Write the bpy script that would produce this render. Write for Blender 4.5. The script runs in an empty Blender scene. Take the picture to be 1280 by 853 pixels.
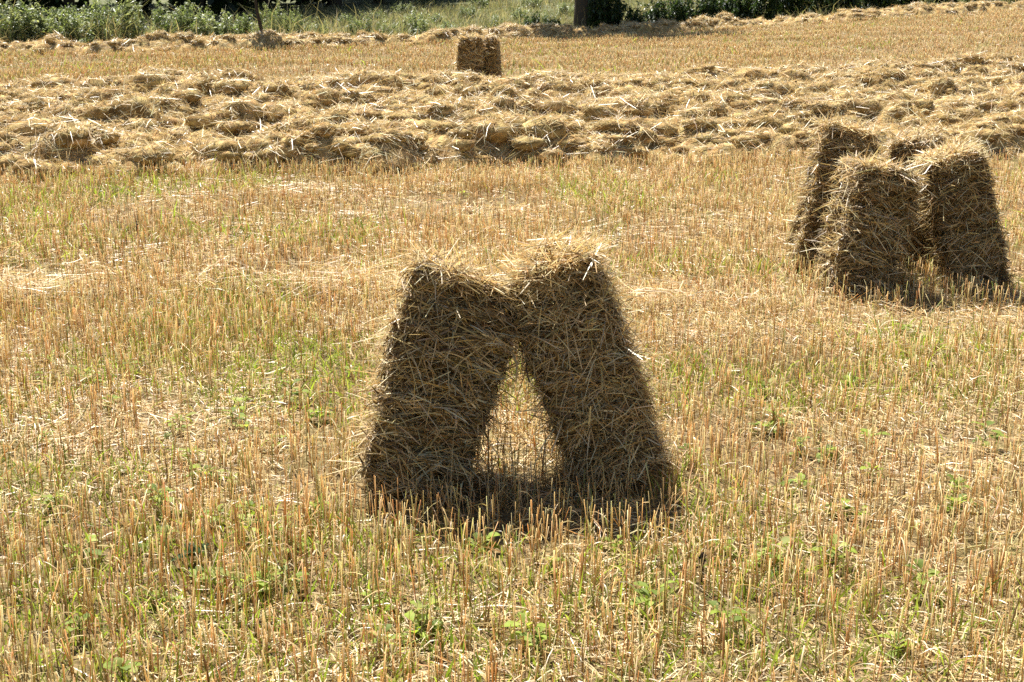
import bpy, math
import numpy as np
from mathutils import Vector

rng = np.random.default_rng(11)
scene = bpy.context.scene
COL = scene.collection

# ------------------------------------------------------------------ terrain
def smooth(t):
    t = np.clip(t, 0, 1)
    return t * t * (3 - 2 * t)

def tz(x, y):
    """height of the land: flat field, rising gently at the far right and behind the field edge"""
    x = np.asarray(x, float); y = np.asarray(y, float)
    a = np.minimum(x, 60.0) - 4
    z = 0.05 * (np.sqrt(a * a + 9) + a) / 2 * smooth((y - 16) / 30)
    z = z + 0.25 * smooth((y - 50) / 42) * 2.8
    z = z + 9.0 * smooth((y - 120) / 300)
    z = z + 0.012 * np.sin(x * 1.3 + y * .7) * np.sin(y * 1.1 - x * .4) * smooth((y - 1) / 3)
    return z

EDGE_X = np.array([-70, -22, -14.5, -5.3, 0.0, 6.4, 11, 20, 34, 80.])
EDGE_Y = np.array([25, 33.4, 36.3, 40.8, 45.6, 49.5, 51, 53.5, 57, 68.])
def edge_y(x):
    return np.interp(x, EDGE_X, EDGE_Y)

def hash2(ix, iy, seed):
    h = (ix.astype(np.int64) * 374761393 + iy.astype(np.int64) * 668265263 + seed * 974711) & 0xffffffff
    h = ((h ^ (h >> 13)) * 1274126177) & 0xffffffff
    return ((h ^ (h >> 16)) & 0xffff) / 65535.0

def noise2(x, y, seed=0):
    x = np.asarray(x, float); y = np.asarray(y, float)
    ix = np.floor(x); iy = np.floor(y)
    fx = x - ix; fy = y - iy
    fx = fx * fx * (3 - 2 * fx); fy = fy * fy * (3 - 2 * fy)
    a = hash2(ix, iy, seed); b = hash2(ix + 1, iy, seed)
    c = hash2(ix, iy + 1, seed); d = hash2(ix + 1, iy + 1, seed)
    return (a * (1 - fx) + b * fx) * (1 - fy) + (c * (1 - fx) + d * fx) * fy

def fbm(x, y, seed=0, octs=4):
    v = 0; amp = .5; f = 1.0
    for o in range(octs):
        v = v + amp * noise2(np.asarray(x) * f, np.asarray(y) * f, seed + o * 17)
        amp *= .5; f *= 2.03
    return v / (1 - .5 ** octs)

# ------------------------------------------------------------------ mesh helpers
class Geo:
    """collects vertices, quads / tris and a colour per vertex"""
    def __init__(self):
        self.v = []; self.c = []; self.q = []; self.t = []; self.n = 0; self.mi = []; self.mt = []
    def add(self, v, col, quads=None, tris=None, slot=0):
        v = np.asarray(v, float).reshape(-1, 3)
        col = np.broadcast_to(np.asarray(col, float), (len(v), 3))
        self.v.append(v); self.c.append(col)
        if quads is not None and len(quads): self.q.append(np.asarray(quads, np.int64).reshape(-1, 4) + self.n); self.mi.append(np.full(len(self.q[-1]), slot))
        if tris is not None and len(tris): self.t.append(np.asarray(tris, np.int64).reshape(-1, 3) + self.n); self.mt.append(np.full(len(self.t[-1]), slot))
        self.n += len(v)
    def mesh(self, name, mat, smooth_shade=False):
        v = np.concatenate(self.v); c = np.concatenate(self.c)
        q = np.concatenate(self.q) if self.q else np.zeros((0, 4), np.int64)
        t = np.concatenate(self.t) if self.t else np.zeros((0, 3), np.int64)
        me = bpy.data.meshes.new(name)
        me.vertices.add(len(v)); me.vertices.foreach_set('co', v.astype(np.float32).ravel())
        li = np.concatenate([q.ravel(), t.ravel()]).astype(np.int32)
        me.loops.add(len(li)); me.loops.foreach_set('vertex_index', li)
        nq, nt = len(q), len(t)
        me.polygons.add(nq + nt)
        ls = np.concatenate([np.arange(nq) * 4, nq * 4 + np.arange(nt) * 3]).astype(np.int32)
        me.polygons.foreach_set('loop_start', ls)
        at = me.attributes.new('tint', 'FLOAT_COLOR', 'POINT')
        at.data.foreach_set('color', np.concatenate([c, np.ones((len(c), 1))], 1).astype(np.float32).ravel())
        me.update(calc_edges=True)
        if smooth_shade:
            me.polygons.foreach_set('use_smooth', np.ones(nq + nt, bool))
        for m in (mat if isinstance(mat, (list, tuple)) else [mat]): me.materials.append(m)
        me.polygons.foreach_set('material_index', np.concatenate(self.mi + self.mt).astype(np.int32))
        return me

def link(name, me, parent=None):
    o = bpy.data.objects.new(name, me); COL.objects.link(o)
    if parent: o.parent = parent
    return o

def tag(o, label=None, cat=None, group=None, kind=None):
    if label: o['label'] = label
    if cat: o['category'] = cat
    if group: o['group'] = group
    if kind: o['kind'] = kind
    return o

def unit(a):
    return a / np.maximum(np.linalg.norm(a, axis=-1, keepdims=True), 1e-9)

def strips(geo, pts, w, side, col, taper=None):
    """flat ribbons along centre lines pts (N,K,3)"""
    N, K, _ = pts.shape
    tp = np.ones(K) if taper is None else np.asarray(taper, float)
    off = side[:, None, :] * (np.asarray(w, float)[:, None] * tp[None])[:, :, None] * .5
    v = np.stack([pts - off, pts + off], 2).reshape(-1, 3)
    base = (np.arange(N) * K * 2)[:, None] + (np.arange(K - 1) * 2)[None]
    q = np.stack([base, base + 1, base + 3, base + 2], -1).reshape(-1, 4)
    geo.add(v, np.repeat(col, K * 2, axis=0), q)

def tubes(geo, pts, r, col, capcol=None, taper=None, sides=3):
    """hollow straws with a cut end"""
    N, K, _ = pts.shape
    ax = unit(pts[:, -1] - pts[:, 0])
    ref = np.where(np.abs(ax[:, 2:3]) > .8, np.array([[1., 0, 0]]), np.array([[0, 0, 1.]]))
    u = unit(np.cross(ax, ref)); w = np.cross(ax, u)
    tp = np.ones(K) if taper is None else np.asarray(taper, float)
    ph = rng.random(N) * 6.283
    a = ph[:, None] + np.arange(sides)[None] * 2 * np.pi / sides
    ring = np.cos(a)[..., None] * u[:, None] + np.sin(a)[..., None] * w[:, None]
    v = pts[:, :, None, :] + ring[:, None] * (np.asarray(r)[:, None] * tp[None])[:, :, None, None]
    cc = np.repeat(np.repeat(col[:, None], K, 1)[:, :, None], sides, 2).copy()
    if capcol is not None: cc[:, -1] = capcol[:, None]
    b = (np.arange(N) * K * sides)[:, None, None] + (np.arange(K - 1) * sides)[None, :, None]
    i = np.arange(sides)[None, None]; j = (i + 1) % sides
    q = np.stack([b + i, b + j, b + sides + j, b + sides + i], -1).reshape(-1, 4)
    tri = None
    if sides == 3:
        e = (np.arange(N) * K * 3) + (K - 1) * 3
        tri = np.stack([e, e + 1, e + 2], -1)
    geo.add(v.reshape(-1, 3), cc.reshape(-1, 3), q, tri)

PAL_STRAW = np.array([[.64, .48, .23], [.55, .38, .16], [.72, .60, .36], [.46, .30, .12], [.58, .48, .30], [.34, .23, .10]])
PAL_SHADE_STRAW = np.array([[.32, .21, .08], [.21, .13, .045], [.46, .33, .14], [.125, .075, .03], [.37, .28, .15], [.66, .54, .33]])  # packed straw tones, darkened to carry the shade of faces and hollows
PAL_STUB = np.array([[.61, .43, .19], [.56, .355, .14], [.66, .51, .27], [.52, .30, .11], [.58, .48, .28], [.46, .39, .16]])
PAL_GREEN = np.array([[.22, .28, .04], [.28, .34, .06], [.15, .20, .035], [.32, .34, .09]])
PAL_BUSH = np.array([[.15, .19, .075], [.23, .26, .12], [.09, .13, .045], [.40, .41, .26]])
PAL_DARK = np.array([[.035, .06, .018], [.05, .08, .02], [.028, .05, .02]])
def pick(pal, n, p=None, jit=.15):
    c = pal[rng.choice(len(pal), n, p=p)]
    return np.clip(c * (1 + rng.normal(size=(n, 1)) * jit) * (1 + rng.normal(size=(n, 3)) * .04), .01, .9)

# ------------------------------------------------------------------ materials
def tint_mat(name, rough=.5, spec=.4, trans=.3, trans_gain=(1, 1, 1), bump=0.0):
    m = bpy.data.materials.new(name); m.use_nodes = True
    nt = m.node_tree; nt.nodes.clear()
    N = nt.nodes.new; L = nt.links.new
    out = N('ShaderNodeOutputMaterial')
    at = N('ShaderNodeAttribute'); at.attribute_name = 'tint'
    pr = N('ShaderNodeBsdfPrincipled')
    pr.inputs['Roughness'].default_value = rough
    pr.inputs['Specular IOR Level'].default_value = spec
    ns = N('ShaderNodeTexNoise'); ns.inputs['Scale'].default_value = 14; ns.inputs['Detail'].default_value = 3
    tc = N('ShaderNodeTexCoord'); L(tc.outputs['Object'], ns.inputs['Vector'])
    mr = N('ShaderNodeMapRange'); mr.inputs['To Min'].default_value = .72; mr.inputs['To Max'].default_value = 1.28
    L(ns.outputs['Fac'], mr.inputs['Value'])
    mx = N('ShaderNodeVectorMath'); mx.operation = 'SCALE'
    L(at.outputs['Color'], mx.inputs[0]); L(mr.outputs['Result'], mx.inputs['Scale'])
    L(mx.outputs['Vector'], pr.inputs['Base Color'])
    if bump:
        n2 = N('ShaderNodeTexNoise'); n2.inputs['Scale'].default_value = 55; n2.inputs['Detail'].default_value = 4
        L(tc.outputs['Object'], n2.inputs['Vector'])
        bp = N('ShaderNodeBump'); bp.inputs['Strength'].default_value = bump; bp.inputs['Distance'].default_value = .02
        L(n2.outputs['Fac'], bp.inputs['Height']); L(bp.outputs['Normal'], pr.inputs['Normal'])
    if trans > 0:
        tl = N('ShaderNodeBsdfTranslucent')
        ml = N('ShaderNodeVectorMath'); ml.operation = 'MULTIPLY'; ml.inputs[1].default_value = trans_gain
        L(mx.outputs['Vector'], ml.inputs[0]); L(ml.outputs['Vector'], tl.inputs['Color'])
        ms = N('ShaderNodeMixShader'); ms.inputs[0].default_value = trans
        L(pr.outputs[0], ms.inputs[1]); L(tl.outputs[0], ms.inputs[2]); L(ms.outputs[0], out.inputs[0])
    else:
        L(pr.outputs[0], out.inputs[0])
    return m

M_STRAW = tint_mat('straw', .42, .5, .32, (1.1, 1.05, .88))
M_BALE = tint_mat('packed bale straw', .5, .35, .12, (1.1, 1.0, .85))
M_SWATH = tint_mat('windrow straw', .42, .5, .16, (1.1, 1.05, .88))
M_CORE = tint_mat('packed straw', .9, .1, 0, bump=.8)
M_STUB = tint_mat('stubble stalk', .40, .5, .42, (1.08, 1.02, .82))
M_GREEN = tint_mat('green leaf', .6, .2, .45, (1.3, 1.35, .7))
M_BUSH = tint_mat('bush leaf', .42, .45, .38, (1.3, 1.35, .7))
M_GRASS = tint_mat('meadow grass', .45, .4, .35, (1.2, 1.2, .8))
M_BARK = tint_mat('bark', .9, .15, 0, bump=.9)

def soil_mat():
    m = bpy.data.materials.new('stubble soil'); m.use_nodes = True
    nt = m.node_tree; nt.nodes.clear(); N = nt.nodes.new; L = nt.links.new
    out = N('ShaderNodeOutputMaterial'); pr = N('ShaderNodeBsdfPrincipled')
    pr.inputs['Roughness'].default_value = .95; pr.inputs['Specular IOR Level'].default_value = .1
    tc = N('ShaderNodeTexCoord')
    def noise(s, d=4, r=.6):
        n = N('ShaderNodeTexNoise'); n.inputs['Scale'].default_value = s; n.inputs['Detail'].default_value = d
        n.inputs['Roughness'].default_value = r; L(tc.outputs['Object'], n.inputs['Vector']); return n
    def ramp(n, stops):
        r = N('ShaderNodeValToRGB'); e = r.color_ramp.elements
        e[0].position, e[0].color = stops[0]; e[1].position, e[1].color = stops[-1]
        for p, c in stops[1:-1]:
            k = e.new(p); k.color = c
        L(n.outputs['Fac'], r.inputs[0]); return r
    fine = ramp(noise(38, 6, .7), [(.32, (.06, .043, .028, 1)), (.5, (.17, .125, .07, 1)), (.66, (.40, .32, .19, 1))])
    patch = ramp(noise(1.1, 4), [(.40, (.82, .74, .60, 1)), (.65, (1.15, 1.1, .95, 1))])
    mul = N('ShaderNodeMixRGB'); mul.blend_type = 'MULTIPLY'; mul.inputs[0].default_value = 1
    L(fine.outputs[0], mul.inputs[1]); L(patch.outputs[0], mul.inputs[2])
    green = N('ShaderNodeMixRGB'); green.inputs[2].default_value = (.17, .18, .05, 1)
    gf = ramp(noise(.7, 5, .65), [(.50, (0, 0, 0, 1)), (.72, (.55, .55, .55, 1))])
    L(gf.outputs[0], green.inputs[0]); L(mul.outputs[0], green.inputs[1])
    L(green.outputs[0], pr.inputs['Base Color'])
    bp = N('ShaderNodeBump'); bp.inputs['Strength'].default_value = .9; bp.inputs['Distance'].default_value = .03
    L(noise(22, 6, .7).outputs['Fac'], bp.inputs['Height']); L(bp.outputs[0], pr.inputs['Normal'])
    L(pr.outputs[0], out.inputs[0])
    return m

def meadow_mat():
    m = bpy.data.materials.new('meadow ground'); m.use_nodes = True
    nt = m.node_tree; N = nt.nodes.new; L = nt.links.new
    pr = nt.nodes['Principled BSDF']; pr.inputs['Roughness'].default_value = .95; pr.inputs['Specular IOR Level'].default_value = .1
    tc = N('ShaderNodeTexCoord'); n = N('ShaderNodeTexNoise'); n.inputs['Scale'].default_value = 2.2; n.inputs['Detail'].default_value = 6
    L(tc.outputs['Object'], n.inputs['Vector'])
    r = N('ShaderNodeValToRGB'); e = r.color_ramp.elements
    e[0].position = .35; e[0].color = (.06, .07, .03, 1); e[1].position = .65; e[1].color = (.16, .16, .08, 1)
    L(n.outputs['Fac'], r.inputs[0]); L(r.outputs[0], pr.inputs['Base Color'])
    return m

# ------------------------------------------------------------------ ground sheets
def sheet(name, xs, ys, zf, mat, kind='structure'):
    X, Y = np.meshgrid(xs, ys)
    v = np.stack([X, Y, zf(X, Y)], -1).reshape(-1, 3)
    nx, ny = len(xs), len(ys)
    i = (np.arange(ny - 1)[:, None] * nx + np.arange(nx - 1)[None]).ravel()
    g = Geo(); g.add(v, (.3, .2, .1), np.stack([i, i + 1, i + nx + 1, i + nx], -1))
    o = link(name, g.mesh(name, mat, True)); tag(o, kind=kind)
    return o

xs = np.unique(np.concatenate([np.linspace(-500, -60, 30), np.linspace(-60, -12, 60), np.linspace(-12, 12, 121), np.linspace(12, 60, 60), np.linspace(60, 500, 30)]))
ys = np.unique(np.concatenate([np.linspace(-60, 0, 12), np.linspace(0, 30, 151), np.linspace(30, 130, 100), np.linspace(130, 900, 50)]))
o = sheet('ground', xs, ys, tz, soil_mat())
tag(o, 'pale straw littered soil of the harvested field', 'ground')

# meadow: a sheet starting behind the field-edge straw row
mx_ = np.linspace(-75, 80, 200); t_ = np.concatenate([np.linspace(0, 1, 40) ** 1.5 * 70, np.linspace(80, 500, 12)])
X, T = np.meshgrid(mx_, t_); Y = edge_y(X) + .9 + T
g = Geo(); nx = len(mx_)
i = (np.arange(len(t_) - 1)[:, None] * nx + np.arange(nx - 1)[None]).ravel()
g.add(np.stack([X, Y, tz(X, Y) + .02], -1).reshape(-1, 3), (.1, .1, .05), np.stack([i, i + 1, i + nx + 1, i + nx], -1))
o = link('meadow', g.mesh('meadow', meadow_mat(), True)); tag(o, 'rough green meadow behind the field', 'meadow', kind='structure')

# ------------------------------------------------------------------ straw bales
def side_swell(x, t, bulge):
    t = np.clip(t, 0, 1)
    return np.where(x * bulge > 0, 1 + .29 * np.sin(np.pi * t ** 2) - (.12 if abs(bulge) == 1 else .0) * t, 1)

def box_surface(w, d, L, seed, bulge):
    """a packed bale: rounded, lumpy, with flake grooves across its length"""
    r = np.random.default_rng(seed)
    nw, nd, nl = 18, 20, 44
    ph = r.random(6) * 100
    def grid(a, b, f):
        A, B = np.meshgrid(np.linspace(-1, 1, a + 1), np.linspace(-1, 1, b + 1))
        p = f(A, B).reshape(-1, 3)
        i = (np.arange(b)[:, None] * (a + 1) + np.arange(a)[None]).ravel()
        return p, np.stack([i, i + 1, i + a + 2, i + a + 1], -1)
    one = lambda A: np.ones_like(A)
    faces = [grid(nw, nl, lambda A, B: np.stack([A, -one(A), B], -1)), grid(nw, nl, lambda A, B: np.stack([-A, one(A), B], -1)),
             grid(nd, nl, lambda A, B: np.stack([one(A), A, B], -1)), grid(nd, nl, lambda A, B: np.stack([-one(A), -A, B], -1)),
             grid(nw, nd, lambda A, B: np.stack([A, B, one(A)], -1)), grid(nw, nd, lambda A, B: np.stack([-A, B, -one(A)], -1))]
    V = []; Q = []; n = 0
    for p, q in faces:
        V.append(p); Q.append(q + n); n += len(p)
    c = np.concatenate(V); q = np.concatenate(Q)
    hw, hd, hl = w / 2, d / 2, L / 2
    rad = .032
    p = c * [hw, hd, hl]
    inner = np.clip(p, [-hw + rad, -hd + rad, -hl + rad], [hw - rad, hd - rad, hl - rad])
    nrm = unit(p - inner)
    p = inner + nrm * rad
    ang = np.arctan2(p[:, 1], p[:, 0])
    def bands(x_, y_, z_):
        an = np.arctan2(y_, x_)
        return .5 + .5 * np.cos(2 * np.pi * (z_ / .098 + 1.0 * fbm(an * 1.5 + ph[0], z_ * 5 + ph[1], seed, 3)))
    flake = bands(p[:, 0], p[:, 1], p[:, 2])
    side = 1 - np.abs(nrm[:, 2])
    disp = -.042 * flake ** 3 * side + .065 * (fbm(ang * 1.1 + ph[2], p[:, 2] * 5.5 + ph[3], seed + 5, 4) - .5) \
        + .05 * (fbm(p[:, 0] * 12 + ph[4], p[:, 1] * 12 + p[:, 2] * 9 + ph[5], seed + 9, 3) - .5)
    p = p + nrm * disp[:, None]
    p[:, 2] += hl
    p[:, 0] *= side_swell(p[:, 0], p[:, 2] / L, bulge)
    p[:, 0] += .012 * np.sin(p[:, 2] * 2.6 + ph[0])
    return p, q, lambda P: bands(P[:, 0], P[:, 1], P[:, 2] - hl)

def scatter(p, q, n):
    tri = np.concatenate([q[:, [0, 1, 2]], q[:, [0, 2, 3]]])
    a, b, c = p[tri[:, 0]], p[tri[:, 1]], p[tri[:, 2]]
    cr = np.cross(b - a, c - a); ar = np.linalg.norm(cr, axis=1)
    k = rng.choice(len(tri), n, p=ar / ar.sum())
    u = rng.random(n); v = rng.random(n); f = u + v > 1; u[f] = 1 - u[f]; v[f] = 1 - v[f]
    return a[k] + (b - a)[k] * u[:, None] + (c - a)[k] * v[:, None], unit(cr[k])

def bale_mats(yaw, lean, tip):
    ct, st = math.cos(tip), math.sin(tip); Rx = np.array([[1, 0, 0], [0, ct, -st], [0, st, ct]])
    cl, sl = math.cos(lean), math.sin(lean); Ry = np.array([[cl, 0, sl], [0, 1, 0], [-sl, 0, cl]])
    cy, sy = math.cos(yaw), math.sin(yaw); Rz = np.array([[cy, -sy, 0], [sy, cy, 0], [0, 0, 1]])
    return Rz @ Ry @ Rx

FOOT = []
def straw_bale(x, y, yaw, lean, tip, w, d, L, n, label, seed, wide=1.0, tuft=1.0, spread=.45, group=None, heap=0.0, pale=1.0, lump=1):
    w -= .03; d -= .02; L -= .01
    bulge = lump if lean > 0 else -lump
    p, q, bands = box_surface(w, d, L, seed, bulge)
    R = bale_mats(yaw, lean, tip)
    pw = p @ R.T
    dz = -pw[:, 2].min() - .03
    down = R.T @ np.array([0, 0, -1.0])                      # gravity in bale space
    root = bpy.data.objects.new('straw_bale', None); COL.objects.link(root)
    root.location = (x, y, float(tz(x, y)))
    tag(root, label, 'straw bale', group)
    FOOT.append((x + math.sin(lean) * -.0, y, yaw, w, d))
    g = Geo()
    cc = pick(PAL_SHADE_STRAW[[0, 1, 3]], len(p), jit=.2) * .75  # core darkened further so gaps between straws look shaded
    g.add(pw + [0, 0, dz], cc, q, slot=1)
    # straws of the packed body
    P, Nn = scatter(p, q, int(n * 1.35))
    keep = rng.random(len(P)) < np.where(np.abs(Nn[:, 2]) > .7, .8, np.clip(1.5 - 1.7 * bands(P), .04, 1)); P = P[keep]; Nn = Nn[keep]; n = len(P)
    endf = np.abs(Nn[:, 2]) > .7
    rnd = unit(rng.normal(size=(n, 3)))
    T = np.cross(Nn, np.array([0, 0, 1.0])); T[endf] = np.cross(Nn[endf], rnd[endf]); T = unit(T)
    T *= np.where(rng.random(n) < .5, -1, 1)[:, None]
    B = np.cross(Nn, T)
    a = rng.normal(size=n) * spread * .7 + (fbm(P[:, 0] * 9 + P[:, 1] * 7 + seed, P[:, 2] * 8, seed, 2) - .5) * 3.2 * spread
    wild = rng.random(n) < .16; a[wild] = rng.uniform(-1.6, 1.6, wild.sum())
    D = T * np.cos(a)[:, None] + B * np.sin(a)[:, None]
    out = np.abs(rng.normal(size=n)) * .16 + .02
    fuzz = rng.random(n) < .10; out[fuzz] += rng.uniform(.1, .7, fuzz.sum())
    fl = rng.random(n) < np.where(endf, .35, 0); out[fl] += rng.uniform(.2, 1.0, fl.sum())
    D = unit(D + Nn * out[:, None])
    ln = np.clip(rng.lognormal(-2.15, .45, n), .04, .30); lng = rng.random(n) < .05; ln[lng] = rng.uniform(.12, .26, lng.sum())
    s = rng.uniform(.25, .75, n)
    K = 4; tt = np.linspace(0, 1, K)
    curl = Nn * (rng.normal(size=n) * .10 - .02)[:, None] + down * np.abs(rng.normal(size=n) * .16)[:, None] + B * (rng.normal(size=n) * .08)[:, None]
    base = P - D * (ln * s * .8)[:, None] + Nn * rng.uniform(-.008, .014, n)[:, None]
    pts = base[:, None] + D[:, None] * (ln[:, None] * tt)[..., None] + curl[:, None] * (ln[:, None] * (tt ** 2))[..., None]
    sd = unit(np.cross(D, unit(Nn + rng.normal(size=(n, 3)) * .5)))
    wd = rng.choice([.0030, .0042, .006, .009], n, p=[.28, .34, .25, .13]) * wide
    e = .004 + rng.exponential(.017, n)[:, None]
    hw, hd = (w / 2 - .005) * side_swell(pts[..., 0], pts[..., 2] / L, bulge), d / 2 - .005
    sh = .012 * np.sin(pts[..., 2] * 2.6 + np.random.default_rng(seed).random(6)[0] * 100)
    pts[..., 0] = np.clip(pts[..., 0] - sh, -hw - e, hw + e) + sh
    pts[..., 1] = np.clip(pts[..., 1], -hd - e * 1.5, hd + e * 1.5)
    pts[..., 2] = np.clip(pts[..., 2], 0, L + e * 1.5)
    pts = pts @ R.T + [0, 0, dz]; sd = sd @ R.T
    col = pick(PAL_SHADE_STRAW, n, [.22, .22, .22, .12, .11, .11], .25)
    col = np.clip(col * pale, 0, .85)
    col[lng] = pick(PAL_SHADE_STRAW[[2, 4, 5]], lng.sum(), [.3, .2, .5])
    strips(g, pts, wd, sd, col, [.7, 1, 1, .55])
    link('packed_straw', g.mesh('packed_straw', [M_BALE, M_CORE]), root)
    # loose straw on upward sides, coloured paler so top and edges look sunlit
    g = Geo()
    m = int(n * .40 * (.6 + .4 * tuft))
    P, Nn = scatter(p, q, m * 9)
    wz = (Nn @ R.T)[:, 2]
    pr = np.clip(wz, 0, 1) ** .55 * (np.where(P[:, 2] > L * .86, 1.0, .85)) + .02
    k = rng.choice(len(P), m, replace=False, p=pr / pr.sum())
    P = P[k]; Nn = Nn[k]
    rnd = rng.normal(size=(m, 3)); rnd[:, 2] *= .35
    T = unit(rnd - Nn * (rnd * Nn).sum(1, keepdims=True))
    up = np.abs(rng.normal(size=m)) * .30; hi = rng.random(m) < .14 * tuft; up[hi] += rng.uniform(.3, 1.3, hi.sum())
    D = unit(T + Nn * up[:, None])
    ln = np.clip(rng.lognormal(-2.0, .42, m), .04, .26)
    base = P - D * (ln * .35)[:, None] + Nn * rng.uniform(-.004, .022, m)[:, None]
    curl = down * np.abs(rng.normal(size=m) * .22)[:, None] + rng.normal(size=(m, 3)) * .06
    pts = base[:, None] + D[:, None] * (ln[:, None] * tt)[..., None] + curl[:, None] * (ln[:, None] * (tt ** 2))[..., None]
    sd = unit(np.cross(D, unit(Nn + rng.normal(size=(m, 3)) * .6)))
    wd = rng.choice([.0026, .0036, .005], m) * wide
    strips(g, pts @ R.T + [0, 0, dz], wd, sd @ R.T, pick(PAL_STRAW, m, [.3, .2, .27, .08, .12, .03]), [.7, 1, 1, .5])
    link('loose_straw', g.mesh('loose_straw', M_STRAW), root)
    if heap:                                                 # a raised wispy heap on the top end
        g = Geo(); m = int((700 + 15000 * heap) / wide)
        r2 = rng.normal(size=(m, 2)) * [.085, .12]; r2 = np.clip(r2, [-w * .48, -d * .5], [w * .48, d * .5])
        dome = np.exp(-((r2 / ([.12, .17] if heap > .1 else [.25, .3])) ** 2).sum(1))
        P = np.stack([r2[:, 0], r2[:, 1], L - .01 + heap * dome * rng.random(m) ** .5], -1)
        D = unit(np.stack([rng.normal(size=m) * 1.0 + .2, rng.normal(size=m), rng.normal(size=m) * .22 + .08 + .5 * dome * (rng.random(m) < .14)], -1))
        ln = np.clip(rng.lognormal(-2.0, .4, m), .05, .24)
        curl = down * np.abs(rng.normal(size=m) * .3)[:, None] + rng.normal(size=(m, 3)) * .08
        pts = (P - D * (ln * .45)[:, None])[:, None] + D[:, None] * (ln[:, None] * tt)[..., None] + curl[:, None] * (ln[:, None] * tt ** 2)[..., None]
        sd = unit(np.cross(D, unit(rng.normal(size=(m, 3)) * .6 + [0, 0, 1])))
        strips(g, pts @ R.T + [0, 0, dz], rng.choice([.003, .0042, .006], m) * wide, sd @ R.T, pick(PAL_STRAW, m, [.25, .15, .38, .05, .14, .03]), [.7, 1, 1, .5])
        link('straw_tuft', g.mesh('straw_tuft', M_STRAW), root)
    return root

BG = 'straw bales stood on end to dry'
straw_bale(-.428, 5.16, .10, .30, -.12, .42, .42, .875, 12000, 'straw bale leaning right, the left one of the nearest pair propped together', 3, spread=.34, group=BG, heap=.03, pale=.76)
straw_bale(.436, 5.27, .02, -.305, -.12, .37, .46, .91, 12000, 'straw bale leaning left with a raised wispy tuft on top, nearest pair', 8, tuft=2.2, spread=.75, group=BG, heap=.11, pale=.9)
straw_bale(2.205, 8.70, .06, .225, -.08, .385, .46, .80, 8000, 'shorter bale with sunlit left side, front left of the four at right', 21, wide=1.2, spread=.34, group=BG, heap=.05, pale=.72, lump=2)
straw_bale(3.09, 8.86, -.10, -.265, -.06, .37, .44, .89, 8000, 'rounded topped bale with horizontal layers, front right of the four at right', 34, wide=1.2, spread=.30, group=BG, heap=.06, pale=.7, lump=2)
straw_bale(2.125, 9.42, -.02, .20, -.08, .38, .40, 1.0, 8000, 'bale at the back left of the four at right, standing taller behind its neighbour', 45, wide=1.2, group=BG, heap=.03, pale=.85)
straw_bale(3.0, 9.64, -.25, -.18, .0, .37, .42, .90, 8000, 'mostly hidden bale at the back right of the four at right', 57, wide=1.2, group=BG)
straw_bale(-.80, 25.35, .05, .06, .0, .45, .44, .93, 3500, 'tiny distant bale, broad dark front, beyond the rows of loose straw', 66, wide=2.0, group=BG)
straw_bale(-.345, 25.55, -.1, -.06, .0, .28, .44, .93, 3000, 'tiny distant bale on the right, leaning against the broader distant one', 71, wide=2.0, group=BG)
straw_bale(-.86, 25.95, .0, .10, .0, .42, .42, .92, 2500, 'distant bale showing only a sliver behind the broad distant one', 79, wide=2.0, group=BG)

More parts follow.
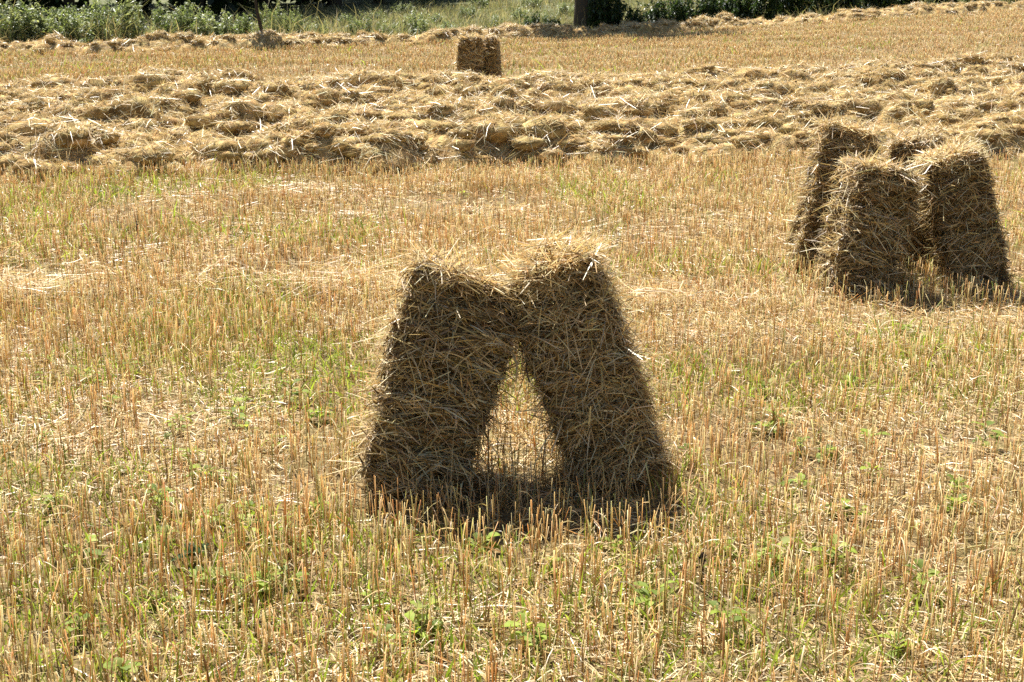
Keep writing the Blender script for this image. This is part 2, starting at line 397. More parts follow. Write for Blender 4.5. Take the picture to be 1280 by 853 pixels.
# ------------------------------------------------------------------ windrows of loose straw
def windrow(cx, cy, x0, x1, half, hgt, n, label, seed, wide=1.0, lenk=1.0, group=None, bumps=42, ridge=.80):
    """cx,cy: centre-line polyline"""
    r = np.random.default_rng(seed)
    step = .07 * max(1, wide * .8)
    sx = np.arange(x0, x1, step); tv = np.linspace(-1.45, 1.45, int(2.9 * half / step) + 1) * half
    S, Tt = np.meshgrid(sx, tv)
    h = np.zeros_like(S)
    wob = .35 * half * (fbm(S * .35, S * 0 + seed, seed, 3) - .5) * 2
    wob = wob + .30 * half * (fbm(S * 1.7, S * 0 + 3, seed + 1, 2) - .5) * 2
    wob = wob + .34 * half * (fbm(S * 3.2, S * 0 + 8, seed + 12, 2) - .5) * 2
    prof = np.clip(1 - np.abs((Tt - wob) / (half * 1.05)) ** 2.4, 0, 1)
    h = hgt * ridge * prof ** .8 * np.clip(-.3 + 2.5 * fbm(S * 1.2, Tt * 1.0, seed + 3, 4), .25, 1.05)
    nb = int((x1 - x0) * bumps)
    bs = r.uniform(x0, x1, nb); bt = np.clip(r.uniform(-1.05, .95, nb), -1.05, .95) * half
    h += .20 * (fbm(S * 4, Tt * 4, seed + 4, 3) - .5) * np.clip(h / .12, 0, 1)
    h = np.where(h < .02, -.03, h)
    Yc = np.interp(S, cx, cy)
    P = np.stack([S, Yc + Tt, tz(S, Yc + Tt) + h], -1)
    nx = S.shape[1]
    i = (np.arange(S.shape[0] - 1)[:, None] * nx + np.arange(nx - 1)[None]).ravel()
    q = np.stack([i, i + 1, i + nx + 1, i + nx], -1)
    hq = h.ravel()[q].max(1) > 0
    q = q[hq]
    p = P.reshape(-1, 3)
    g = Geo()
    g.add(p, pick(PAL_SHADE_STRAW[[0, 1, 2]], len(p), jit=.2), q, slot=1)  # ridge core coloured dark to deepen the shade in its cavities
    # overhanging clumps: lumpy flattened balls of tangled straw
    nu, nv = 12, 7
    U, V = np.meshgrid(np.arange(nu) * 2 * np.pi / nu, np.linspace(-1.25, 1.5, nv)); U = U.ravel(); V = V.ravel()
    sph = np.stack([np.cos(U) * np.cos(V), np.sin(U) * np.cos(V), np.sin(V)], -1)
    iu = np.arange(nu); sq = np.concatenate([np.stack([a * nu + iu, a * nu + (iu + 1) % nu, (a + 1) * nu + (iu + 1) % nu, (a + 1) * nu + iu], -1) for a in range(nv - 1)])
    hk = np.clip(.25 + 1.35 * fbm(bs * .55, bs * 0, seed + 8, 3), .35, 1.35) * np.clip(1.25 - np.abs(bt) / half * .55, .4, 1.2)
    bw = (.08 + .13 * r.random(nb) ** 1.4) * (half / .8) ** .6 * (.6 + .4 * hk); bh = bw * r.uniform(.5, .85, nb) * hk ** .5 * hgt / .42
    yc = np.interp(bs, cx, cy) + bt
    ib = np.clip(((bs - x0) / step).astype(int), 0, S.shape[1] - 1); jb = np.clip(((bt - tv[0]) / (tv[1] - tv[0])).astype(int), 0, len(tv) - 1)
    bz = tz(bs, yc) + np.maximum(h[jb, ib], 0) + bh * r.uniform(-.15, .45, nb)
    jit = 1 + .28 * (fbm(sph[None, :, 0] * 2.2 + np.arange(nb)[:, None] * 7.1, sph[None, :, 1] * 2.2 + sph[None, :, 2] * 1.7, seed + 6, 2) - .5) * 2
    LP = sph[None] * jit[..., None] * np.stack([bw * r.uniform(.9, 1.7, nb), bw, bh], -1)[:, None]
    LP = LP + np.stack([bs, yc, bz], -1)[:, None]
    lp = LP.reshape(-1, 3); lq = (sq[None] + (np.arange(nb) * len(sph))[:, None, None]).reshape(-1, 4)
    g.add(lp, pick(PAL_SHADE_STRAW[[0, 1, 2]], len(lp), jit=.2), lq, slot=1)  # clumps get the same cavity shade in their colour
    n1 = int(n * .30)
    pos, Nn = scatter(p, q, n1)
    p2, N2 = scatter(lp, lq, int((n - n1) * 1.5))
    kk = rng.random(len(p2)) < np.clip(N2[:, 2] * .7 + .42, .05, 1); p2 = p2[kk]; N2 = N2[kk]
    pos = np.concatenate([pos, p2]); Nn = np.concatenate([Nn, N2]); n = len(pos)
    az = fbm(pos[:, 0] * 1.6, pos[:, 1] * 1.6, seed + 2, 2) * 14 + rng.normal(size=n) * .7
    T = np.stack([np.cos(az), np.sin(az), rng.normal(size=n) * .25 - .35 * (Nn[:, 2] < .5)], -1)
    T = unit(T - Nn * (T * Nn).sum(1, keepdims=True))
    up = np.abs(rng.normal(size=n)) * .16 + .01; f = rng.random(n) < .09; up[f] += rng.uniform(.15, .6, f.sum())
    D = unit(T + Nn * up[:, None])
    ln = np.clip(rng.lognormal(-1.65, .42, n), .07, .38) * lenk
    K = 3; tt = np.linspace(0, 1, K)
    base = pos - D * (ln * .4)[:, None] + Nn * rng.uniform(-.01, .022, n)[:, None]
    curl = np.array([0, 0, -1.0]) * np.abs(rng.normal(size=n) * .3)[:, None] + rng.normal(size=(n, 3)) * .12
    pts = base[:, None] + D[:, None] * (ln[:, None] * tt)[..., None] + curl[:, None] * (ln[:, None] * tt ** 2)[..., None]
    gz = tz(pts[..., 0], pts[..., 1]) + .01
    pts[..., 2] = np.maximum(pts[..., 2], gz)
    sd = unit(np.cross(D, unit(Nn + rng.normal(size=(n, 3)) * .7)))
    wd = rng.choice([.0036, .005, .0075], n, p=[.4, .42, .18]) * wide
    strips(g, pts, wd * 1.1, sd, pick(PAL_STRAW, n, [.26, .12, .38, .06, .14, .04], .2), [.8, 1, .6])
    o = link('straw_windrow', g.mesh('straw_windrow', [M_SWATH, M_CORE]))
    tag(o, label, 'windrow', group)
    return o

WG = 'windrows of loose straw across the field'
rx = np.array([-30., 30.])
rows = [(15.25, .66, .43, 'nearest row of loose straw, its dark clumpy edge bordering the foreground stubble'),
        (17.45, .62, .43, 'second row of loose straw, just behind the nearest row'),
        (19.6, .62, .42, 'middle row of loose straw, third back from the foreground stubble'),
        (21.75, .62, .41, 'fourth row of loose straw, just in front of the farthest ridge of the broad band'),
        (23.90, .60, .36, 'fifth row of loose straw, whose crest hides the foot of the distant bales')]
for k, (yc, half, hg, lab) in enumerate(rows):
    ext = yc * .376 + 3.0
    windrow(np.array([-30., 0, 30]), np.array([yc - 30 * .16, yc, yc + 30 * (.17 + .035 * k)]), -ext, ext, half, hg, 90000, lab, 103 + k * 11, wide=1.0 + .1 * k, group=WG)
windrow(EDGE_X, EDGE_Y, -26, 33, .80, .34, 110000, 'long far row of straw along the field edge below the bushes', 160, wide=1.8, lenk=1.1, group=WG, bumps=14, ridge=.95)

# ------------------------------------------------------------------ stubble
def in_foot(x, y):
    m = np.zeros(len(x), bool)
    for fx, fy, yaw, w, d in FOOT:
        c, s = math.cos(-yaw), math.sin(-yaw)
        a = (x - fx) * c - (y - fy) * s; b = (x - fx) * s + (y - fy) * c
        m |= (np.abs(a) < w * .52) & (np.abs(b) < d * .52)
    return m

def in_view(x, y, margin):
    return np.abs(x) < y * .39 + margin

def stalk_sites(y0, y1, rowgap, tuftgap, per, margin, slope=.16):
    """drilled rows running across the field, tufts along each row"""
    xm = y1 * .39 + margin
    rws = np.arange(y0 - xm * slope, y1 + xm * slope, rowgap)
    X = []; Y = []
    for r_ in rws:
        n = int(2 * xm / tuftgap)
        x = np.linspace(-xm, xm, n) + rng.normal(size=n) * tuftgap * .45
        y = r_ + slope * x + rng.normal(size=n) * rowgap * .16
        k = rng.poisson(per, n)
        x = np.repeat(x, k); y = np.repeat(y, k)
        X.append(x + rng.normal(size=len(x)) * .011); Y.append(y + rng.normal(size=len(x)) * .011)
    x = np.concatenate(X); y = np.concatenate(Y)
    m = (y > y0) & (y < y1) & in_view(x, y, margin) & ~in_foot(x, y)
    den = fbm(x * .9, y * .9, 71, 4) + .3 * smooth((1.3 - np.abs(x)) / .4) * smooth((.9 - np.abs(y - 4.75)) / .3)
    m &= rng.random(len(x)) < np.clip((den - .18) * 3.4, .3, 1)
    m &= y < edge_y(x) - .7
    return x[m], y[m]

def stubble(name, y0, y1, rowgap, tuftgap, per, margin, rad, hmean, sheath, label):
    x, y = stalk_sites(y0, y1, rowgap, tuftgap, per, margin)
    n = len(x)
    z = tz(x, y)
    hk = .62 + .75 * fbm(x * .55 + 9, y * .55, 23, 3) + .22 * smooth((1.3 - np.abs(x)) / .4) * smooth((.9 - np.abs(y - 4.65)) / .3)
    h = hmean * hk * rng.uniform(.6, 1.12, n)
    flat = (fbm(x * .8, y * .8, 37, 3) > .62) & (rng.random(n) < .45)
    az = rng.random(n) * 6.283; ti = np.abs(rng.normal(size=n)) * .10
    ti[flat] += rng.uniform(.5, 1.3, flat.sum()); br = rng.random(n) < .05; ti[br] += rng.uniform(.3, 1.2, br.sum())
    D = np.stack([np.cos(az) * np.sin(ti), np.sin(az) * np.sin(ti), np.cos(ti)], -1)
    b = np.stack([x, y, z - .01], -1)
    bend = rng.normal(size=(n, 3)) * .05; bend[:, 2] = 0
    tt = np.linspace(0, 1, 3)
    pts = b[:, None] + D[:, None] * (h[:, None] * tt)[..., None] + bend[:, None] * (h[:, None] * tt ** 2)[..., None]
    pts[..., 2] = np.maximum(pts[..., 2], z[:, None] - .01)
    col = pick(PAL_STUB, n, [.28, .2, .2, .1, .13, .09], .16)
    gr = rng.random(n) < .05 + .12 * np.clip(fbm(x * .6, y * .6, 5, 3) - .5, 0, 1) * 4
    col[gr] = pick(np.array([[.30, .32, .08], [.38, .36, .12]]), gr.sum())
    cap = np.clip(col * 1.35, 0, .85)
    r = rad * rng.lognormal(0, .28, n)
    g = Geo()
    tubes(g, pts, r, col, cap, [1.0, 1.0, .92])
    # dry leaf sheaths curling off the stalks
    k = rng.random(n) < sheath
    m = k.sum()
    if m:
        s0 = pts[k][:, 0] + (pts[k][:, 2] - pts[k][:, 0]) * rng.uniform(.25, .95, (m, 1))
        a2 = rng.random(m) * 6.283; o_ = np.stack([np.cos(a2), np.sin(a2), rng.uniform(-.2, 1.0, m)], -1)
        ln = rng.uniform(.03, .12, m)
        t4 = np.linspace(0, 1, 4)
        pp = s0[:, None] + unit(o_)[:, None] * (ln[:, None] * t4)[..., None]
        pp[..., 2] -= ln[:, None] * t4 ** 2 * rng.uniform(.3, 1.3, m)[:, None]
        pp[..., 2] = np.maximum(pp[..., 2], z[k][:, None] + .004)
        strips(g, pp, rad * rng.uniform(1.2, 3.2, m), unit(np.cross(o_, rng.normal(size=(m, 3)))), pick(PAL_STRAW, m, [.2, .2, .35, .05, .15, .05]), [1, .9, .7, .25])
    o = link(name, g.mesh(name, M_STUB)); tag(o, label, 'stubble', kind='stuff')
    return n

n1 = stubble('stubble', 2.7, 9.0, .115, .031, 2.6, 1.0, .00165, .19, .55, 'upright cut straw stubble standing in the foreground')
n2 = stubble('stubble', 9.0, 15.0, .115, .036, 2.2, 1.0, .0018, .175, .3, 'golden cut stubble between the bales and the straw rows')
n3 = stubble('stubble', 25.2, 56, .17, .06, 1.5, 1.5, .0036, .15, .1, 'orange brown far stubble between the straw rows and the field edge')
print('stalks', n1, n2, n3)

# ------------------------------------------------------------------ straw litter lying between the stalks
def litter(y0, y1, n, margin, width, lenmu, label, band=None):
    if band is None:
        y = np.sqrt(rng.uniform(y0 ** 2, y1 ** 2, n)); x = rng.uniform(-1, 1, n) * (y * .39 + margin)
        m = rng.random(n) < np.clip((fbm(x * 1.3, y * 1.3, 91, 4) - .3) * 3, .1, 1); x = x[m]; y = y[m]
        lift = np.abs(rng.normal(size=len(x))) * .022
    else:
        x = rng.uniform(band[0], band[1], n); d = fbm(x * 1.2, x * 0, 55, 3)
        m = rng.random(n) < np.clip((d - .3) * 3, .05, 1); x = x[m]
        y = band[2] + band[3] * x + rng.normal(size=len(x)) * band[4]
        lift = .05 + np.abs(rng.normal(size=len(x))) * .05
    n = len(x)
    z = tz(x, y) + lift + .004
    az = rng.random(n) * 6.283; ti = rng.normal(size=n) * .14
    D = np.stack([np.cos(az) * np.cos(ti), np.sin(az) * np.cos(ti), np.sin(ti)], -1)
    ln = np.clip(rng.lognormal(lenmu, .5, n), .025, .5)
    tt = np.linspace(-.5, .5, 3)
    pts = np.stack([x, y, z], -1)[:, None] + D[:, None] * (ln[:, None] * tt)[..., None]
    pts[:, 1, :] += rng.normal(size=(n, 3)) * .06 * ln[:, None]
    pts[..., 2] = np.maximum(pts[..., 2], tz(pts[..., 0], pts[..., 1]) + .004)
    sd = unit(np.cross(D, unit(np.array([0, 0, 1.0]) + rng.normal(size=(n, 3)) * .5)))
    g = Geo(); strips(g, pts, width * rng.uniform(.6, 1.7, n), sd, pick(PAL_STRAW, n, [.28, .22, .18, .12, .14, .06]), [.8, 1, .7])
    o = link('straw_litter', g.mesh('straw_litter', M_STRAW)); tag(o, label, 'loose straw', kind='stuff')

litter(2.7, 9.0, 120000, 1.0, .0030, -2.75, 'short broken straw scattered on the soil between the stalks')
litter(9.0, 15.5, 60000, 1.0, .006, -2.3, 'broken straw scattered on the soil before the straw rows')
litter(25, 50, 40000, 1.5, .008, -2.1, 'straw scattered over the far strip of stubble')
litter(0, 0, 3000, 0, .0034, -1.9, 'thin pale streak of dropped straw left of the bales', band=(-3.9, -.6, 8.75, .06, .20))
litter(0, 0, 600, 0, .0034, -1.8, 'small pale wisp of dropped straw behind the nearest bales', band=(.6, 1.5, 8.1, .06, .09))
litter(0, 0, 300, 0, .004, -1.8, 'short pale streak of dropped straw at far left of the stubble', band=(-4.9, -3.5, 9.75, .05, .07))

# ------------------------------------------------------------------ green growth in the stubble
def shoots(name, y0, y1, n, margin, hmu, width, label, thr, seed):
    y = np.sqrt(rng.uniform(y0 ** 2, y1 ** 2, n)); x = rng.uniform(-1, 1, n) * (y * .39 + margin)
    f = fbm(x * .75 + 3.3, y * .75, seed, 4)
    left = .10 * smooth((-x - y * .04) / (y * .2)) if y1 < 10 else .12 * smooth((-x - y * .1) / (y * .2))
    m = (rng.random(n) < np.clip((f + left - thr - .02) * 8, .012, 1)) & ~in_foot(x, y)
    x = x[m]; y = y[m]; n = len(x); z = tz(x, y)
    az = rng.random(n) * 6.283; ti = np.abs(rng.normal(size=n)) * .45
    D = np.stack([np.cos(az) * np.sin(ti), np.sin(az) * np.sin(ti), np.cos(ti)], -1)
    h = hmu * rng.lognormal(0, .4, n); tt = np.linspace(0, 1, 4)
    pts = np.stack([x, y, z], -1)[:, None] + D[:, None] * (h[:, None] * tt)[..., None]
    dr = np.stack([np.cos(az), np.sin(az), -.7 * np.ones(n)], -1) * rng.uniform(0, .5, n)[:, None]
    pts = pts + dr[:, None] * (h[:, None] * tt ** 2)[..., None]
    pts[..., 2] = np.maximum(pts[..., 2], z[:, None])
    sd = unit(np.cross(D, rng.normal(size=(n, 3))))
    g = Geo(); strips(g, pts, width * rng.uniform(.6, 1.6, n), sd, pick(PAL_GREEN, n, [.35, .35, .15, .15]), [.7, 1, .8, .1])
    o = link(name, g.mesh(name, M_GREEN)); tag(o, label, 'grass', kind='stuff')
shoots('grass', 2.8, 9.0, 48000, 1.0, .075, .005, 'fresh green grass shoots between the near stalks', .475, 301)
shoots('grass', 9.0, 15.5, 22000, 1.0, .10, .008, 'yellow green grass shoots before the straw rows', .51, 302)
shoots('grass', 25, 47, 12000, 1.0, .12, .018, 'thin green regrowth in the far stubble', .54, 303)

def leaf(geo, base, dirv, up, ln, wd, col, fold=.25, droop=.3):
    """a folded pointed leaf blade, 4 cross sections"""
    side = np.cross(dirv, up); side /= max(np.linalg.norm(side), 1e-6)
    nrm = np.cross(side, dirv)
    v = []
    for t, w in ((0, .12), (.3, .85), (.62, 1.0), (.86, .55), (1.0, .04)):
        c = base + dirv * ln * t - np.array([0, 0, 1]) * droop * ln * t * t
        v += [c - side * wd * w * .5 + nrm * fold * wd * w * .5, c, c + side * wd * w * .5 + nrm * fold * wd * w * .5]
    q = []
    for k in range(4):
        a = k * 3; q += [[a, a + 1, a + 4, a + 3], [a + 1, a + 2, a + 5, a + 4]]
    geo.add(np.array(v), col, q)

def weed_mesh(seed):
    r = np.random.default_rng(seed); g = Geo()
    n = r.integers(8, 16); tall = r.uniform(.03, .11)
    for k in range(n):
        az = k * 2.4 + r.normal() * .4; el = r.uniform(.15, 1.1)
        d = np.array([math.cos(az) * math.cos(el), math.sin(az) * math.cos(el), math.sin(el)])
        b = np.array([0, 0, tall * r.random()])
        ln = r.uniform(.03, .075)
        tip = b + d * ln * .5
        leafcol = PAL_GREEN[r.integers(0, 4)] * r.uniform(.8, 1.35)
        P = np.stack([b, b + d * ln * .25, tip])[None]
        tubes(g, P, np.array([.0016]), leafcol[None])
        leaf(g, tip, unit(d + np.array([0, 0, -.25])), np.array([0, 0, 1.0]), ln, ln * r.uniform(.4, .75), leafcol, .3, r.uniform(.1, .5))
    tubes(g, np.array([[[0, 0, -.01], [0, 0, tall * .5], [0, 0, tall]]]), np.array([.003]), np.array([[.14, .2, .05]]))
    return g.mesh('weed', M_GREEN)
WM = [weed_mesh(500 + k) for k in range(7)]
WEEDS = []
def unproj(px, py):   # design-time reading of the photograph, kept as ground coordinates
    P = math.radians(15); a = (px - 640) / 1700; b = (426.5 - py) / 1700
    d = np.array([a, math.cos(P) + b * math.sin(P), -math.sin(P) + b * math.cos(P)])
    t = 2.0 / -d[2]
    return d[0] * t, d[1] * t
for px, py in [(365, 505), (225, 545), (350, 562), (330, 725), (205, 752), (480, 815), (105, 700), (885, 345), (955, 496), (1090, 602),
               (1060, 488), (1030, 575), (860, 585), (520, 800), (60, 560), (140, 520), (290, 610), (395, 640), (1190, 640), (1150, 750),
               (960, 700), (900, 800), (70, 640), (300, 520), (440, 470), (180, 690), (270, 740), (1000, 620), (1230, 560), (1010, 450),
               (690, 720), (770, 690), (600, 690), (100, 800), (1120, 820), (820, 770), (410, 290), (580, 250), (1130, 420), (60, 480)]:
    WEEDS.append(unproj(px, py))
for cx_, cy_, n_, sp_ in [(-1.0, 4.75, 9, .28), (-1.25, 5.7, 6, .3), (-.75, 4.1, 7, .22), (-.15, 3.95, 4, .25), (1.15, 5.6, 5, .3), (.9, 4.3, 4, .25), (-1.9, 6.6, 5, .35), (1.5, 4.9, 3, .2)]:
    for k in range(n_):
        WEEDS.append((cx_ + rng.normal() * sp_, cy_ + rng.normal() * sp_ * .7))
for k, (x, y) in enumerate(WEEDS):
    o = link('weed', WM[k % 7]); o.location = (x, y, float(tz(x, y)))
    o.rotation_euler = (0, 0, rng.random() * 6.28); o.scale = [rng.uniform(.55, 1.0)] * 3
    tag(o, 'small bright green leafy weed growing low between the stubble stalks', 'weed', 'green weeds among the stubble')
# two odd dark plants
g = Geo(); r_ = np.random.default_rng(9)
x, y = unproj(245, 705)
for k in range(9):
    az = k * 2.4; el = r_.uniform(.2, 1.0); d = np.array([math.cos(az) * math.cos(el), math.sin(az) * math.cos(el), math.sin(el)])
    leaf(g, np.array([0, 0, .03]), d, np.array([0, 0, 1.0]), r_.uniform(.06, .10), r_.uniform(.025, .045), (.05, .085, .025), .3, .4)
o = link('weed', g.mesh('weed', M_GREEN)); o.location = (x, y, 0)
tag(o, 'darker green broad leaved weed low in the stubble left of the nearest bales', 'weed', 'green weeds among the stubble')
def dry_stalk(px, py, h, label):
    g = Geo(); x, y = unproj(px, py)
    tubes(g, np.array([[[0, 0, -.01], [.004, 0, h * .5], [.0, .004, h]]]), np.array([.004]), np.array([[.05, .03, .02]]))
    for k in range(4):
        az = k * 2.4; el = 1.2
        d = np.array([math.cos(az) * math.cos(el), math.sin(az) * math.cos(el), math.sin(el)])
        leaf(g, np.array([0, 0, h * (.55 + .06 * k)]), d, np.array([0, 0, 1.0]), .045, .022, (.03, .022, .016), .4, .2)
    o = link('dried_dock', g.mesh('dried_dock', M_GREEN)); o.location = (x, y, float(tz(x, y)))
    tag(o, label, 'dried plant', 'dark dried plants in the stubble')
dry_stalk(173, 312, .22, 'thin dark dried stalk standing alone in the far left stubble')
dry_stalk(876, 738, .13, 'short dark dried plant in the stubble right of the nearest bales')

# ------------------------------------------------------------------ meadow grass
n = 110000
x = rng.uniform(-30, 38, n); y = edge_y(x) + .8 + 32 * rng.random(n) ** 1.4
z = tz(x, y)
az = rng.random(n) * 6.283; ti = np.abs(rng.normal(size=n)) * .35
D = np.stack([np.cos(az) * np.sin(ti), np.sin(az) * np.sin(ti), np.cos(ti)], -1)
h = (.34 + .45 * smooth((-x - 3) / 5) * smooth((5 - (y - edge_y(x))) / 3)) * rng.lognormal(0, .35, n) * np.clip(3.2 * fbm(x * 1.1, y * .8, 77, 4) - .75, .2, 2.0); tt = np.linspace(0, 1, 3)
pts = np.stack([x, y, z], -1)[:, None] + D[:, None] * (h[:, None] * tt)[..., None]
pts[:, 2, 2] -= .25 * h; pts[:, 2, :2] += np.stack([np.cos(az), np.sin(az)], -1) * (.2 * h)[:, None]
g = Geo()
pal = np.array([[.22, .23, .11], [.30, .29, .16], [.38, .34, .21], [.15, .17, .08]])
tone = np.clip(.55 + .9 * fbm(x * .45, y * .45, 88, 4), .6, 1.5)[:, None] * [1.08, 1, .95]
strips(g, pts, rng.uniform(.012, .03, n), unit(np.cross(D, rng.normal(size=(n, 3)))), np.clip(pick(pal, n) * tone, .01, .8), [1, .9, .1])
o = link('meadow_grass', g.mesh('meadow_grass', M_GRASS)); tag(o, 'long pale green meadow grass beyond the far straw row', 'grass', kind='stuff')

# ------------------------------------------------------------------ bushes and trees
def leaf_cloud(geo, centres, radii, n, size, pal, r, flat=.75):
    k = r.choice(len(centres), n, p=(radii ** 2) / (radii ** 2).sum())
    d = unit(r.normal(size=(n, 3))); rr = r.random(n) ** .45
    P = centres[k] + d * (radii[k] * rr)[:, None] * [1, 1, flat]
    P += r.normal(size=(n, 3)) * size * .6
    a = unit(r.normal(size=(n, 3)) + [0, 0, -.25]); b = unit(np.cross(a, r.normal(size=(n, 3)) + [0, 0, .8]))
    s = size * r.lognormal(0, .3, n)
    v = np.stack([P, P + a * (s * .45)[:, None] + b * (s * .3)[:, None], P + a * s[:, None] - [0, 0, .0], P + a * (s * .45)[:, None] - b * (s * .3)[:, None]], 1)
    c = pal[r.choice(len(pal), n)] * r.uniform(.75, 1.3, (n, 1))
    geo.add(v.reshape(-1, 3), np.repeat(c, 4, 0), np.arange(n * 4).reshape(-1, 4))

def bush_pair(seed, pal, nleaf=3600, size=.075):
    r = np.random.default_rng(seed)
    ns = 34
    g = Geo(); gs = Geo()
    per = nleaf // ns
    for k in range(ns):
        az = r.random() * 6.28; rad = r.uniform(.05, .7)
        b0 = np.array([math.cos(az) * rad, math.sin(az) * rad, -.05])
        hh = r.uniform(.45, 1.2) * (1.1 - .3 * rad)
        top = b0 + np.array([r.normal() * .16, r.normal() * .16, hh])
        mid = (b0 + top) / 2 + r.normal(size=3) * .04
        tubes(gs, np.stack([b0, mid, top])[None], np.array([.009]), np.array([[.13, .11, .06]]), taper=[1, .7, .3])
        t = .12 + .88 * r.random(per) ** .8
        c = b0 + (top - b0) * t[:, None] + r.normal(size=(per, 3)) * .085 * (1.25 - t)[:, None]
        a2 = r.random(per) * 6.28
        d = unit(np.stack([np.cos(a2), np.sin(a2), r.normal(size=per) * .45 - .15], -1))
        sd = unit(np.cross(d, r.normal(size=(per, 3)) * .5 + [0, 0, 1]))
        s_ = size * r.lognormal(0, .35, per)
        v = np.stack([c, c + d * (s_ * .5)[:, None] + sd * (s_ * .2)[:, None], c + d * s_[:, None] - np.array([0, 0, 1]) * (s_ * .2)[:, None], c + d * (s_ * .5)[:, None] - sd * (s_ * .2)[:, None]], 1)
        tone = pal[r.integers(0, len(pal))]
        col = (.55 * tone + .45 * pal[r.choice(len(pal), per)]) * r.uniform(.8, 1.25, (per, 1))
        g.add(v.reshape(-1, 3), np.repeat(col, 4, 0), np.arange(per * 4).reshape(-1, 4))
    return g.mesh('foliage', M_BUSH), gs.mesh('stem', M_BARK)
BA = [bush_pair(900 + k, PAL_BUSH) for k in range(5)]
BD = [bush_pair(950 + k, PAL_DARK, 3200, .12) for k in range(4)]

def bush(pr, x, y, sx, sz, label, group):
    root = bpy.data.objects.new('bush', None); COL.objects.link(root)
    root.location = (x, y, float(tz(x, y))); root.scale = (sx, sx, sz); root.rotation_euler = (0, 0, rng.random() * 6.28)
    tag(root, label, 'bush', group)
    link('foliage', pr[0], root); link('stem', pr[1], root)
    return root

def place(px, d):     # px column of the photograph -> x at distance d
    return (px - 640) / 1700 * (d * .966 + 2 * .259)
LG = 'sunlit bushes along the far field edge'
spec = [(20, .9, 1.05), (60, .8, .85), (100, .9, .8), (215, .8, .95), (250, .8, .9), (285, .7, .75), (308, .6, .7), (345, .55, .95), (370, .5, .8), (395, .5, .6), (40, .8, .95), (80, .8, .9), (235, .8, .9),
        (450, .55, .65), (485, .5, .5), (522, .65, .72), (560, .45, .45)]
for k, (px, sx, sz) in enumerate(spec):
    x = place(px, 42); d = float(edge_y(x)) + 1.5 + rng.random() * .8; x = place(px, d)
    bush(BA[k % 5], x, d, sx * 1.15, sz * 1.25, 'leafy bush with pale glinting leaves behind the far straw row', LG)
for k, (px, d, sx, sz) in enumerate([(430, 56, .5, .5), (470, 60, .6, .5), (505, 66, .7, .6), (545, 58, .5, .45), (585, 63, .6, .55), (620, 54, .45, .5), (650, 60, .6, .6), (680, 56, .5, .6), (705, 64, .7, .6), (600, 72, .8, .7), (530, 74, .8, .7), (665, 72, .8, .7)]):
    bush(BA[(k * 2) % 5], place(px, d), d, sx, sz, 'small pale shrub standing in the rough green meadow beyond the far straw row', 'small shrubs in the meadow')
x = place(165, 40.5); bush(BA[1], x, 39.6, 1.2, 1.5, 'tallest sunlit bush left of centre along the far field edge', LG)
x = place(130, 41); bush(BA[3], x, 39.9, 1.05, 1.2, 'broad bush beside the tallest one at the far field edge', LG)
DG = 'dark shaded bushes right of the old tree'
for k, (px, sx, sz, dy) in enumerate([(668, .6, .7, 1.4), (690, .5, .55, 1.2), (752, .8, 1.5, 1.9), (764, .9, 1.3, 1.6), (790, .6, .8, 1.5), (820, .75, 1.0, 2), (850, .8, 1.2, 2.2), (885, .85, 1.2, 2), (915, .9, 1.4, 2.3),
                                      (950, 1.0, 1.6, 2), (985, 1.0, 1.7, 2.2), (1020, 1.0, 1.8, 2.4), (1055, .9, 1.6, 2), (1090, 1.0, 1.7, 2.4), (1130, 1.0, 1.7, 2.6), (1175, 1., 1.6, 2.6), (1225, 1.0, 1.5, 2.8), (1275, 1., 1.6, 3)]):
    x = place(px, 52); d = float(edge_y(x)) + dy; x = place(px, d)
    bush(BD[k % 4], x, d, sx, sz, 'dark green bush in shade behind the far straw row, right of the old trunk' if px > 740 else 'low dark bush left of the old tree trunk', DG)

def tree_pair(seed, height, crown_r, low, trunk_r, nleaf, size, pal):
    r = np.random.default_rng(seed)
    g = Geo()
    K = 9; t = np.linspace(0, 1, K)
    th = height * .72
    wob = np.cumsum(r.normal(size=(K, 2)) * .05 * height * .08, 0)
    P = np.stack([wob[:, 0], wob[:, 1], t * th - .1], -1); P[0, :2] = 0
    tp = np.concatenate([[1.35], np.linspace(1.0, .25, K - 1)])
    tubes(g, P[None], np.array([trunk_r]), np.array([[.075, .058, .042]]), taper=tp, sides=12)
    nc = 46
    az = r.random(nc) * 6.283; rad = crown_r * r.random(nc) ** .6
    cz = low + (height - low) * r.random(nc)
    env = np.sqrt(np.clip(1 - ((cz - (low + height) / 2) / ((height - low) / 2 * 1.08)) ** 2, .12, 1))
    c = np.stack([np.cos(az) * rad * env, np.sin(az) * rad * env, cz], -1)
    for k in range(0, nc, 2):
        h0 = min(max(c[k, 2] * .75, .22 * height), th * .95)
        i = h0 / th * (K - 1); i0 = min(int(i), K - 2); p0 = P[i0] + (P[i0 + 1] - P[i0]) * (i - i0)
        pm = (p0 + c[k]) / 2 + r.normal(size=3) * .15
        tubes(g, np.stack([p0, pm, c[k]])[None], np.array([trunk_r * .22]), np.array([[.07, .055, .04]]), taper=[1, .6, .25], sides=5)
    trunk = g.mesh('trunk', M_BARK, True)
    g = Geo(); leaf_cloud(g, c, crown_r * r.uniform(.2, .36, nc), nleaf, size, pal, r)
    return trunk, g.mesh('crown', M_BUSH)
def tree(pr, x, y, rot, s, label, group=None, name='tree'):
    root = bpy.data.objects.new(name, None); COL.objects.link(root)
    root.location = (x, y, float(tz(x, y))); root.rotation_euler = (0, 0, rot); root.scale = (s, s, s)
    tag(root, label, 'tree', group)
    link('trunk', pr[0], root); link('crown', pr[1], root)
    return root

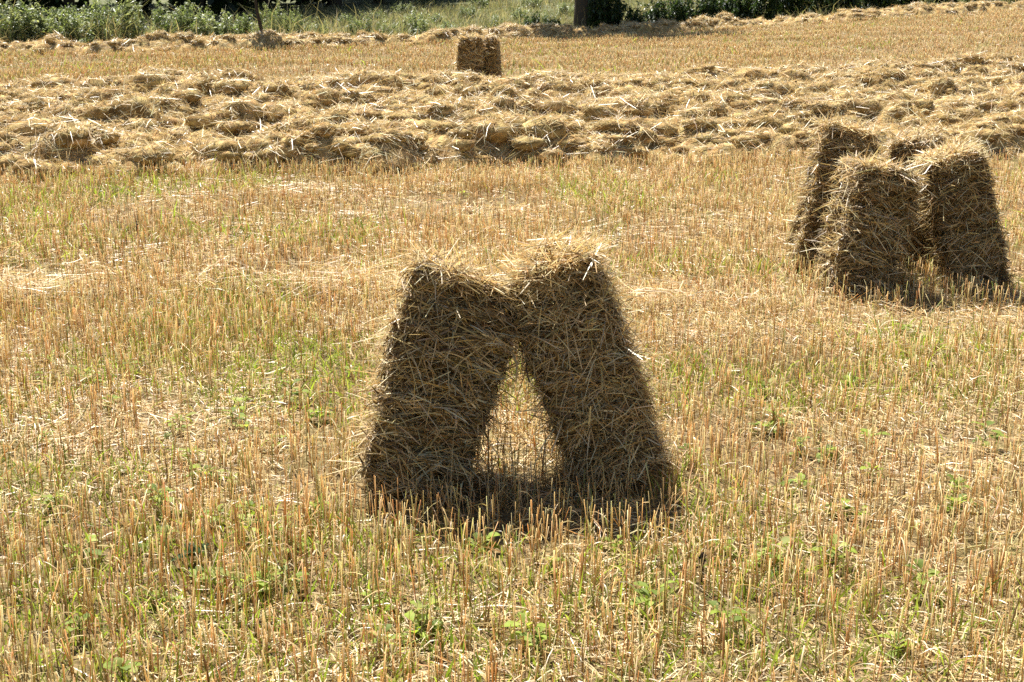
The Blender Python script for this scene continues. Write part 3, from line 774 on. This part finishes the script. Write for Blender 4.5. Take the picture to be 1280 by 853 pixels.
tree(tree_pair(40, 11.5, 3.5, 4.6, .42, 9000, .22, PAL_BUSH), 2.75, 50.3, 0, 1, 'large old tree with thick dark trunk whose shadow crosses the far straw row', name='tree')
g = Geo()
tubes(g, np.array([[[0, 0, -.05], [-.12, 0, .5], [-.22, .02, 1.0], [-.30, .05, 1.7]]]), np.array([.06]), np.array([[.05, .04, .03]]), taper=[1.2, 1, .8, .5], sides=8)
x = place(333, 40.3)
root = bpy.data.objects.new('sapling', None); COL.objects.link(root); root.location = (x, 40.3, float(tz(x, 40.3)))
tag(root, 'thin dark leaning sapling trunk between the sunlit bushes', 'tree')
link('trunk', g.mesh('trunk', M_BARK, True), root)
g = Geo(); r_ = np.random.default_rng(77)
leaf_cloud(g, np.array([[-.35, 0, 2.0], [-.1, .2, 2.4], [-.5, -.1, 2.5], [-.3, .1, 2.9]]), np.array([.4, .45, .4, .4]), 1200, .1, PAL_BUSH, r_)
link('crown', g.mesh('crown', M_BUSH), root)

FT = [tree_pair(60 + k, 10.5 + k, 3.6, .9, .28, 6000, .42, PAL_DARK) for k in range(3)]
FG = 'trees of the dark wood behind the meadow'
sites = []
for k, x in enumerate(np.arange(-46, 60, 4.6)):
    yb = np.interp(x, [-46, -14, -6, 0, 6, 20, 60], [58, 60, 84, 100, 104, 88, 86])
    sites.append((x + rng.normal() * .7, yb + rng.normal() * 1.2))
    sites.append((x + 2.3 + rng.normal() * .8, yb + 5 + rng.normal() * 1.2))
    sites.append((x + rng.normal() * .8, yb + 11 + rng.normal() * 1.5))
    sites.append((x + 2.3 + rng.normal() * .8, yb + 17 + rng.normal() * 1.5))
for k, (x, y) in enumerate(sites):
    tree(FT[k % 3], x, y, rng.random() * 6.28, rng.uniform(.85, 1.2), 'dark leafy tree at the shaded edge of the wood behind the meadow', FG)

# ------------------------------------------------------------------ light, sky, camera
SUN_EL, SUN_AZ = math.radians(60), math.radians(-25)
w = bpy.data.worlds.new('World'); scene.world = w; w.use_nodes = True
nt = w.node_tree; bg = nt.nodes['Background']
sky = nt.nodes.new('ShaderNodeTexSky'); sky.sky_type = 'NISHITA'; sky.sun_disc = False
sky.sun_elevation = SUN_EL; sky.sun_rotation = SUN_AZ
nt.links.new(sky.outputs[0], bg.inputs[0]); bg.inputs[1].default_value = .05
sl = bpy.data.lights.new('sun', 'SUN'); sl.energy = 5.0; sl.angle = math.radians(.5); sl.color = (1, .97, .915)
so = bpy.data.objects.new('sun', sl); COL.objects.link(so)
sv = Vector((math.sin(SUN_AZ) * math.cos(SUN_EL), math.cos(SUN_AZ) * math.cos(SUN_EL), math.sin(SUN_EL)))
so.rotation_euler = (-sv).to_track_quat('-Z', 'Y').to_euler(); so.location = (-10, 30, 40)

cam = bpy.data.cameras.new('camera'); co = bpy.data.objects.new('camera', cam); COL.objects.link(co)
co.location = (0, 0, 2.0); co.rotation_euler = (math.radians(75), 0, 0)
cam.sensor_width = 36; cam.lens = 1700 / 1280 * 36; cam.clip_end = 3000
cam.dof.use_dof = True; cam.dof.focus_distance = 5.2; cam.dof.aperture_fstop = 18
scene.camera = co
vs = scene.view_settings
vs.view_transform = 'Standard'; vs.look = 'None'; vs.exposure = 1.35; vs.gamma = 1
scene.render.engine = 'CYCLES'
cy = scene.cycles
cy.max_bounces = 6; cy.diffuse_bounces = 4; cy.transmission_bounces = 4; cy.glossy_bounces = 2
cy.use_denoising = False
